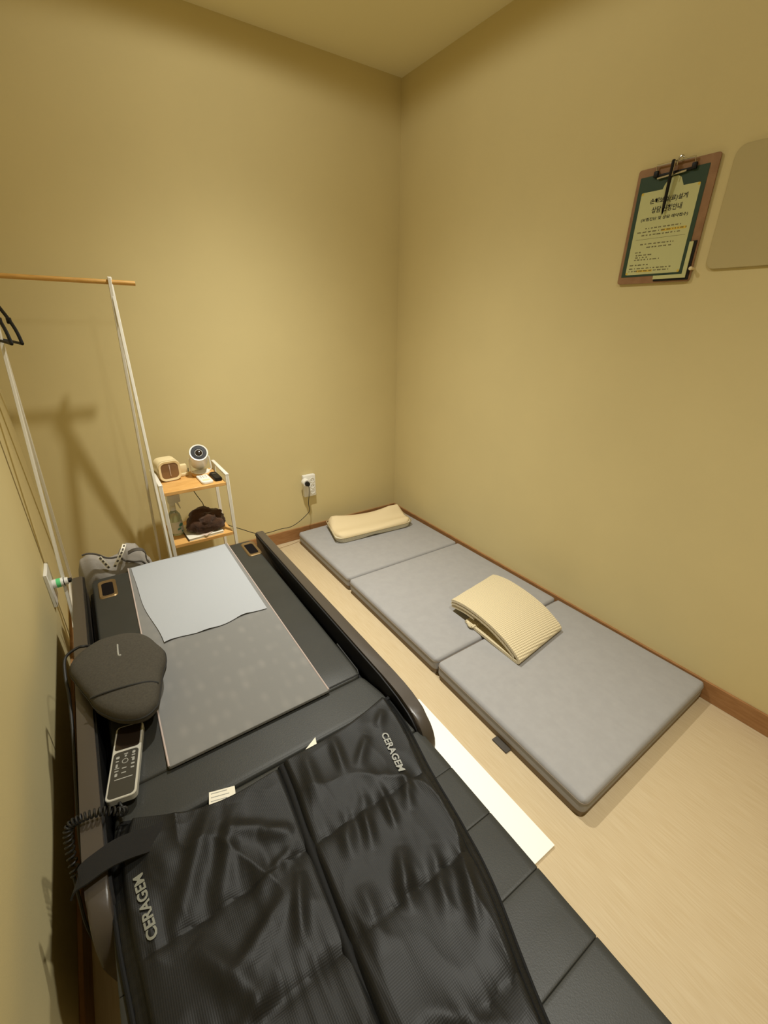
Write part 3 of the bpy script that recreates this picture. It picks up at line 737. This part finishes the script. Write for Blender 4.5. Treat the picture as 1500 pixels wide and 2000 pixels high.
for s in (-1, 1):
    sx = Vector((s*.046, 0, 0))
    obj('stand_arm', tube(smooth_path([Vector((-1.345, -.228, Z1+.016))+Vector((s*.030, 0, 0)), Vector((-1.345+s*.047, -.228, Z1+.022)), Vector((-1.346+s*.048, -.226, Z1+.055)), pc_+sx], 4), .0036, seg=8), M['white'], pj)
# remotes on the trolley top
wr_ = thing('white_remote', 'small white remote lying on the trolley top in front of the projector', 'remote', (-1.354, -.325, Z1))
Fw = frame((-1.3545, -.322, Z1), (.999, .03, 0), (.08, 1, 0))
bm = prism([(x, y, 0) for x, y in rrect(.052, .128, .014)], (0, 0, .011), mtx=Fw); bmesh.ops.bevel(bm, geom=list(bm.edges), offset=.002, segments=2, affect='EDGES'); obj('case', bm, M['whitep'], wr_)
for k, (x, y) in enumerate([(-.012, .03), (.0, .03), (.012, .03), (-.012, .012), (0, .012), (.012, .012)]):
    obj('button', add_lathe(bmesh.new(), [(.0035, .011), (.0035, .0117), (.001, .0118)], 10, Fw @ Matrix.Translation((x, y, 0))), M['print2'], wr_)
obj('label_strip', add_box(bmesh.new(), -.017, .017, -.042, -.020, .0108, .0113, mtx=Fw), M['cream'], wr_, smooth=False)
br = thing('black_remote', 'small black remote beside the white remote on the trolley top', 'remote', (-1.300, -.315, Z1))
Fb = frame((-1.3015, -.318, Z1), (1, .02, 0), (-.02, 1, 0))
bm = prism([(x, y, 0) for x, y in rrect(.034, .112, .010)], (0, 0, .016), mtx=Fb); bmesh.ops.bevel(bm, geom=list(bm.edges), offset=.003, segments=2, affect='EDGES'); obj('case', bm, M['black'], br)
obj('dial', add_lathe(bmesh.new(), [(.010, .0155), (.010, .0168), (.006, .0172), (.001, .0172)], 16, Fb @ Matrix.Translation((0, .022, 0))), M['key'], br)
# lower shelf
bt = thing('spray_bottle', 'clear spray bottle with a pale green label on the lower trolley shelf', 'bottle', (-1.515, -.275, Z2))
bx, by = -1.513, -.275
obj('body', lathe([(.001, 0), (.027, 0), (.030, .004), (.030, .085), (.027, .103), (.016, .120), (.012, .126), (.012, .132), (.001, .132)], (bx, by, Z2), seg=28), M['clear'], bt)
bm = bmesh.new(); lr = .0306
for k in range(16):
    a0 = R(-165+k*10); a1 = R(-165+(k+1)*10)
    vs = [bm.verts.new((bx+lr*math.cos(a_), by+lr*math.sin(a_), z)) for a_, z in ((a0, Z2+.012), (a1, Z2+.012), (a1, Z2+.072), (a0, Z2+.072))]; bm.faces.new(vs)
bmesh.ops.remove_doubles(bm, verts=bm.verts, dist=1e-5); r_ = bmesh.ops.extrude_face_region(bm, geom=list(bm.faces))
for v in [g for g in r_['geom'] if isinstance(g, bmesh.types.BMVert)]:
    d = Vector((v.co.x-bx, v.co.y-by, 0)).normalized()*.0006; v.co += d
lb = obj('label', bm, M['paper'], bt)
for (a_, zz, w_, h_, nm) in ((-55, .054, .024, .016, 'leaf_print'), (-75, .036, .020, .010, 'leaf_print'), (-50, .020, .009, .008, 'leaf_print')):
    an = R(a_); c0 = Vector((bx+.0317*math.cos(an), by+.0317*math.sin(an), Z2+zz)); Fm = frame(c0, (-math.sin(an), math.cos(an), .35), (0, 0, 1))
    obj(nm, prism([(w_/2*math.cos(t), h_/2*math.sin(t), 0) for t in [2*math.pi*k/14 for k in range(14)]], (0, 0, .0008), mtx=Fm), M['green'], lb)
obj('collar', lathe([(.001, .128), (.0145, .128), (.0145, .146), (.011, .150), (.001, .150)], (bx, by, Z2)), M['whitep'], bt)
obj('trigger_head', add_box(add_box(bmesh.new(), bx-.016, bx+.040, by-.012, by+.012, Z2+.164, Z2+.206, bev=.005), bx-.012, bx+.014, by-.010, by+.010, Z2+.148, Z2+.168, bev=.003), M['whitep'], bt)
obj('trigger', prism([(bx+.018, by-.004, Z2+.166), (bx+.028, by-.004, Z2+.166), (bx+.036, by-.004, Z2+.130), (bx+.031, by-.004, Z2+.130)], (0, .008, 0)), M['whitep'], bt)
bk = thing('booklet', 'thin pale booklet under the brown cloth on the lower trolley shelf', 'booklet', (-1.40, -.33, Z2))
Fk = frame((-1.402, -.318, Z2), (1, .05, 0), (-.05, 1, 0))
obj('pages', add_box(bmesh.new(), -.083, .078, -.072, .10, .0015, .0095, mtx=Fk), M['paper'], bk, smooth=False)
obj('cover', add_box(add_box(bmesh.new(), -.086, .080, -.075, .102, 0, .0015, mtx=Fk), -.086, .080, -.075, .102, .0095, .011, mtx=Fk), M['paper'], bk, smooth=False)
obj('spine', add_box(bmesh.new(), -.0875, -.085, -.0755, .1025, 0, .0112, mtx=Fk), M['trimdark'], bk, smooth=False)
cdv = obj('folded_card', prism([(-1.445, -.352, Z2+.0122), (-1.405, -.405, Z2+.0122), (-1.362, -.372, Z2+.0135), (-1.395, -.335, Z2+.0140)], (0, 0, .0015)), M['paperpink'])
tag(cdv, 'small pinkish folded card sticking out below the brown cloth on the trolley', 'card')
def lump(c, r, seed, amp, nu=40, nv=26, flat=None, sq=1.0):
    bm = bmesh.new(); rows_ = []
    for j in range(nv+1):
        ph = math.pi*j/nv; row = []
        for i in range(nu):
            th = 2*math.pi*i/nu; d = Vector((math.sin(ph)*math.cos(th), math.sin(ph)*math.sin(th), math.cos(ph)))
            k = 1+amp*noise.noise(d*1.7+Vector((seed, 0, 0)))+amp*.55*(1-2*abs(noise.noise(d*3.1+Vector((0, seed, 0)))))
            p = Vector((c[0]+d.x*r[0]*k, c[1]+d.y*r[1]*k, c[2]+d.z*r[2]*k))
            if flat is not None and p.z < flat: p.z = flat
            row.append(bm.verts.new(p))
        rows_.append(row)
    for a_, b_ in zip(rows_, rows_[1:]):
        for i in range(nu): bm.faces.new((a_[i], a_[(i+1) % nu], b_[(i+1) % nu], b_[i]))
    bmesh.ops.remove_doubles(bm, verts=bm.verts, dist=1e-5)
    return bm
tag(obj('brown_cloth', lump((-1.385, -.325, Z2+.052), (.082, .058, .062), 4.3, .26, flat=Z2+.0165), M['brown']), 'crumpled dark brown plush cloth on the lower trolley shelf', 'cloth')

# cords at the trolley and the back wall outlet
out = thing('wall_outlet', 'cream wall outlet with a black plug low on the back wall', 'outlet', (-.679, 0, .29))
ol = obj('plate', box(-.724, -.640, -.030, -.0002, .292, .436, bev=.006), M['whitep'], out)
for z in (.400, .362, .324):
    bm = lathe([(.017, 0), (.017, .0022), (.014, .0026), (.0138, .0006), (.001, .0006)], (-.664, -.030, z), (0, -1, 0), 24); s_ = obj('socket', bm, M['whitep'], ol)
    bm = bmesh.new()
    for dx in (-.006, .006): add_lathe(bm, [(.0022, 0), (.0022, .0006)], 8, Matrix.Translation((-.664+dx, -.0305, z)) @ Matrix.Rotation(R(90), 4, 'X'))
    obj('pin_hole', bm, M['darkhole'], s_)
obj('round_adapter', lathe([(.001, 0), (.024, 0), (.0245, .03), (.022, .036), (.001, .036)], (-.716, -.030, .398), (0, -1, 0), 28), M['whitep'], out)
pg = thing('power_plug', 'black round plug with a thin cord running from the back wall outlet', 'plug', (-.718, -.07, .398))
obj('plug_body', lathe([(.001, 0), (.0145, 0), (.0155, .010), (.012, .022), (.001, .024)], (-.717, -.0655, .398), (0, -1, 0), 20), M['black'], pg)
crd = smooth_path([(-.717, -.084, .396), (-.714, -.088, .375), (-.715, -.085, .335), (-.722, -.08, .27), (-.717, -.08, .225), (-.735, -.08, .200), (-.80, -.09, .165), (-.862, -.10, .150), (-.93, -.11, .158), (-1.02, -.12, .160), (-1.09, -.125, .180), (-1.16, -.13, .225), (-1.235, -.134, .275), (-1.30, -.132, .33), (-1.34, -.132, .40), (-1.352, -.13, .44), (-1.378, -.13, .50), (-1.395, -.132, .56), (-1.39, -.135, .64)], 7)
obj('cord', tube(crd, .0021, seg=6), M['cord'], pg)

# outlet on the left wall, seen edge on
lo_ = thing('wall_outlet', 'cream wall outlet seen edge-on low on the left wall', 'outlet', (XL, -.505, .29))
obj('plate', box(XL+.0003, XL+.013, -.565, -.447, .300, .446, bev=.002, seg=1), M['whitep'], lo_)
lp = thing('power_plug', 'white plug with a green sticker and black cap in the left wall outlet', 'plug', (XL+.03, -.50, .38))
z_, y_ = .372, -.505
obj('plug_body', lathe([(.001, .013), (.0165, .013), (.018, .018), (.018, .046), (.0165, .050), (.001, .050)], (XL, y_, z_), (1, 0, 0), 24), M['whitep'], lp)
obj('sticker', lathe([(.0184, .026), (.0184, .040)], (XL, y_, z_), (1, 0, 0), 24), M['brightgreen'], lp)
obj('groove', lathe([(.0173, .0495), (.0173, .052)], (XL, y_, z_), (1, 0, 0), 24), M['black'], lp)
obj('plug_cap', lathe([(.001, .052), (.0155, .052), (.0145, .064), (.001, .064)], (XL, y_, z_), (1, 0, 0), 24), M['whitep'], lp)
obj('cord_grip', lathe([(.001, .064), (.010, .064), (.009, .076), (.001, .078)], (XL, y_, z_), (1, 0, 0), 16), M['black'], lp)
obj('cord', tube(smooth_path([(XL+.076, y_, z_), (XL+.090, y_-.01, z_-.02), (XL+.092, y_-.03, z_-.10), (XL+.088, y_-.06, z_-.25), (XL+.085, y_-.12, .006)], 6), .003, seg=6), M['cord'], lp)

# ---------------------------------------------------------------- grey bag behind the head of the bed
bg = thing('canvas_bag', 'slumped grey canvas bag with a lettered strap behind the head of the bed', 'bag', (-1.79, -.60, 0))
topline = [(-1.925, .40), (-1.915, .452), (-1.900, .492), (-1.866, .507), (-1.836, .490), (-1.806, .470), (-1.779, .474), (-1.760, .500), (-1.742, .515), (-1.712, .506), (-1.690, .470), (-1.672, .43), (-1.66, .38)]
def topz(x):
    for (a, za), (b, zb2) in zip(topline, topline[1:]):
        if a <= x <= b: t = (x-a)/(b-a); t = t*t*(3-2*t); return za+(zb2-za)*t
    return .38
bm = bmesh.new(); nu, nv = 48, 28; rows_ = []
for i in range(nu+1):
    u = i/nu; x = -1.925+.265*u; tz = topz(x); wy = .068*math.sqrt(max(.02, 1-(2*u-1)**4)); row = []
    for k in range(nv):
        a_ = 2*math.pi*k/nv; cy, sz = math.cos(a_), math.sin(a_)
        zc = tz/2; z = zc+zc*math.copysign(abs(sz)**.55, sz)
        yy = -.600+wy*math.copysign(abs(cy)**.7, cy)*(1-.25*max(0, sz)**3)+.006*nz(x*14, z*10, 3)
        row.append(bm.verts.new((x+.004*nz(z*9, a_, 1), yy, max(.001, z))))
    rows_.append(row)
for a_, b_ in zip(rows_, rows_[1:]):
    for k in range(nv): bm.faces.new((a_[k], a_[(k+1) % nv], b_[(k+1) % nv], b_[k]))
bm.faces.new(rows_[0]); bm.faces.new(rows_[-1])
body = obj('body', bm, M['greybag'], bg)
def bagpt(px, py, yy=-.655):
    d = fw + r2*(px-750)/851.62 - u2*(py-1000)/851.62
    return CAMP + d*((yy-CAMP.y)/d.y)
obj('binding', tube(smooth_path([bagpt(160, 1085), bagpt(172, 1081.5), bagpt(190, 1083), bagpt(205, 1089), bagpt(218, 1090), bagpt(232, 1088), bagpt(245, 1095), bagpt(262, 1097), bagpt(276, 1096), bagpt(284, 1101)], 4), .0038, seg=8), M['trimdark'], bg)
obj('handle', ribbon([bagpt(250, 1080, -.655), bagpt(262, 1074, -.668), bagpt(276, 1073, -.672), bagpt(284, 1080, -.672), bagpt(286, 1092, -.672), bagpt(292, 1098, -.66)], .015, .003, (0, 1, .4)), M['trimdark'], bg)
for pts in ([bagpt(194, 1088, -.664), bagpt(203, 1098, -.668), bagpt(213, 1109, -.668)], [bagpt(243, 1063, -.640), bagpt(239, 1075, -.664), bagpt(233, 1089, -.670), bagpt(224, 1107, -.668)]):
    st = obj('strap', ribbon(pts, .013, .002, (1, 0, -.2)), M['paper'], bg)
    Ps = smooth_path(pts, 6)
    for k in range(2, len(Ps)-1, 3):
        p = Ps[k]+Vector((0, -.0022, .0006)); t = (Ps[k+1]-Ps[k-1]).normalized(); s_ = Vector((1, 0, -.2)); s_ = (s_-t*s_.dot(t)).normalized()
        obj('strap_print', add_box(bmesh.new(), -.0032, .0032, -.0045, .0045, -.0006, .0006, mtx=frame(p, s_, t)), M['trimdark'], st, smooth=False)

# ---------------------------------------------------------------- right wall: clipboard notice, pen, cover plate
def wp(y, z, d=0.0): return Vector((-d, y, z))          # point on the right wall, d metres proud of it
FW = frame((0, -1.537, 1.6365), (0, -1, 0), (0, 0, 1))   # x right along the wall, y up, z into the room
cb = thing('clipboard', 'brown hardboard clipboard with a green-bordered notice on the right wall', 'clipboard', (0, -1.537, 1.465))
bm = prism([(x, y, .004) for x, y in rrect(.246, .343, .008, 3)], (0, 0, .005), mtx=FW); obj('board', bm, M['cork'], cb)
nt_ = obj('notice', prism([(x-.0065, y-.0005, .0092) for x, y in rrect(.211, .298, .001, 1)], (0, 0, .0006), mtx=FW), M['dgreen'], cb)
inn = [(-.098, -.137), (-.092, -.143), (.079, -.143), (.085, -.137), (.085, .098), (.079, .104), (.034, .104), (.030, .112), (.022, .128), (.012, .134), (-.004, .134), (-.016, .130), (-.026, .116), (-.030, .104), (-.092, .104), (-.098, .098)]
bm = prism([(x, y, .0099) for x, y in inn], (0, 0, .0003), mtx=FW)
pp_ = obj('notice_field', bm, M['notice'], nt_)
def wtext(s, x, y, w, h, m): obj('notice_text', text_mesh(s, .02, FW @ Matrix.Translation((x, y, .0104)), thick=0, bold=.00045, fit=(w, h)), m, nt_)
wtext('손해보험(료)설계', -.004, .074, .118, .0185, M['ink'])
wtext('상담 신청안내', -.004, .049, .096, .0185, M['ink'])
wtext('(보험진단 및 상담 예약접수)', -.006, .023, .150, .0115, M['ink'])
bm = bmesh.new(); bh = bmesh.new(); rnd = random.Random(3)
def textline(x0, x1, y, h=.0042):
    x = x0
    while x < x1-.003:
        w = min(rnd.uniform(.005, .016), x1-x)
        for k in range(max(1, int(w/.0032))):
            add_box(bm, x+k*.0032, x+k*.0032+.0024, y-h/2+rnd.uniform(0, .0008), y+h/2-rnd.uniform(0, .0008), .0102, .0104, mtx=FW)
        x += w+.003
for x0, x1, y in ((-.060, .058, -.003), (-.085, .076, -.013), (-.068, .060, -.023), (-.066, .048, -.050), (-.042, .040, -.060), (-.078, -.058, -.074), (-.074, -.016, -.083), (-.074, -.030, -.090), (-.076, .012, -.097), (-.088, -.020, -.113), (-.088, .060, -.124), (-.088, .050, -.132)): textline(x0, x1, y)
add_box(bm, -.085, .076, -.0352, -.0345, .0102, .0104, mtx=FW)
obj('notice_print', bm, M['ink2'], nt_, smooth=False)
bh.free()
for x0, x1, y in ((-.004, .074, -.0135), (-.060, -.006, -.1325)): obj('highlight', add_box(bmesh.new(), x0, x1, y-.0035, y+.0035, .01015, .0103, mtx=FW), M['hilite'], nt_, smooth=False)
for cx, cy in ((-.094, .100), (.081, .100), (-.094, -.139), (.081, -.139)):
    obj('corner_print', prism([(cx+.004*math.cos(t), cy+.004*math.sin(t), .0102) for t in [2*math.pi*k/10 for k in range(10)]], (0, 0, .0003), mtx=FW), M['hilite'], nt_)
T_ = lambda x, y, z: FW @ Vector((x, y, z))
clip = obj('clip', tube([T_(-.060, .158, .014), T_(-.060, .172, .020), T_(.056, .172, .020), T_(.056, .158, .014)], .0026, seg=8), M['chrome'], cb)
obj('clip_bar', tube([T_(-.052, .136, .016), T_(.036, .141, .016)], .0030, seg=8), M['chrome'], clip)
obj('clip_jaw', add_box(bmesh.new(), -.056, .050, .140, .148, .0105, .0145, bev=.001, mtx=FW), M['black'], clip)
for x in (-.060, .056): obj('clip_foot', add_box(bmesh.new(), x-.007, x+.007, .140, .158, .0100, .0190, bev=.002, mtx=FW), M['black'], clip)
obj('hook', tube(smooth_path([T_(.004, .160, .020), T_(.006, .174, .022), T_(.012, .184, .018), T_(.016, .180, .012), T_(.014, .170, .010)], 4), .0028, seg=8), M['chrome'], clip)
pen = thing('pen', 'black pen hanging from the clip of the clipboard', 'pen', T_(-.02, .06, .03).to_tuple())
pa_, pb_ = T_(-.004, .176, .030), T_(-.010, .030, .018)
dv = (pb_-pa_).normalized(); Lp = (pb_-pa_).length
obj('barrel', lathe([(.001, 0), (.0050, .002), (.0055, .01), (.0055, .060), (.0050, .061), (.0048, Lp-.030), (.0038, Lp-.018)], pa_, dv, 14), M['black'], pen)
obj('tip', lathe([(.0038, Lp-.018), (.0026, Lp-.006), (.0010, Lp)], pa_, dv, 12), M['darkhole'], pen)
obj('pocket_clip', tube([pa_+Vector((-.003, -.006, -.006)), pa_+Vector((-.004, -.0075, -.022)), pa_+Vector((-.003, -.006, -.045))], .0014, seg=6), M['chrome'], pen)
# L-shaped corner holder at the lower right of the clipboard
br_ = thing('corner_bracket', 'cream L-shaped bracket with dark edges under the clipboard corner', 'bracket', T_(.10, -.15, .0).to_tuple())
ls = [(.008, -.163), (.112, -.163), (.112, -.060), (.100, -.060), (.100, -.152), (.008, -.152)]
obj('face', prism([(x-.002, y+.002, .0125) for x, y in ls], (0, 0, .003), mtx=FW), M['notice'], br_)
obj('backing', prism([(x+(.006 if x > .05 else -.001), y-(.004 if y < -.1 else -.004), .0003) for x, y in ls], (0, 0, .0119), mtx=FW), M['black'], br_)
obj('peg', lathe([(.004, 0), (.004, .018), (.006, .020), (.005, .024), (.001, .025)], T_(.124, -.136, .0003), (-1, 0, 0), 12), M['cream'], br_)
cp = prism([(x+.37, y+.017, .0004) for x, y in rrect(.42, .318, .026, 6)], (0, 0, .008), mtx=FW)
bmesh.ops.bevel(cp, geom=list(cp.edges), offset=.0015, segments=2, affect='EDGES')
tag(obj('wall_cover', cp, M['cover']), 'flat beige cover panel with rounded corners right of the clipboard', 'cover panel')
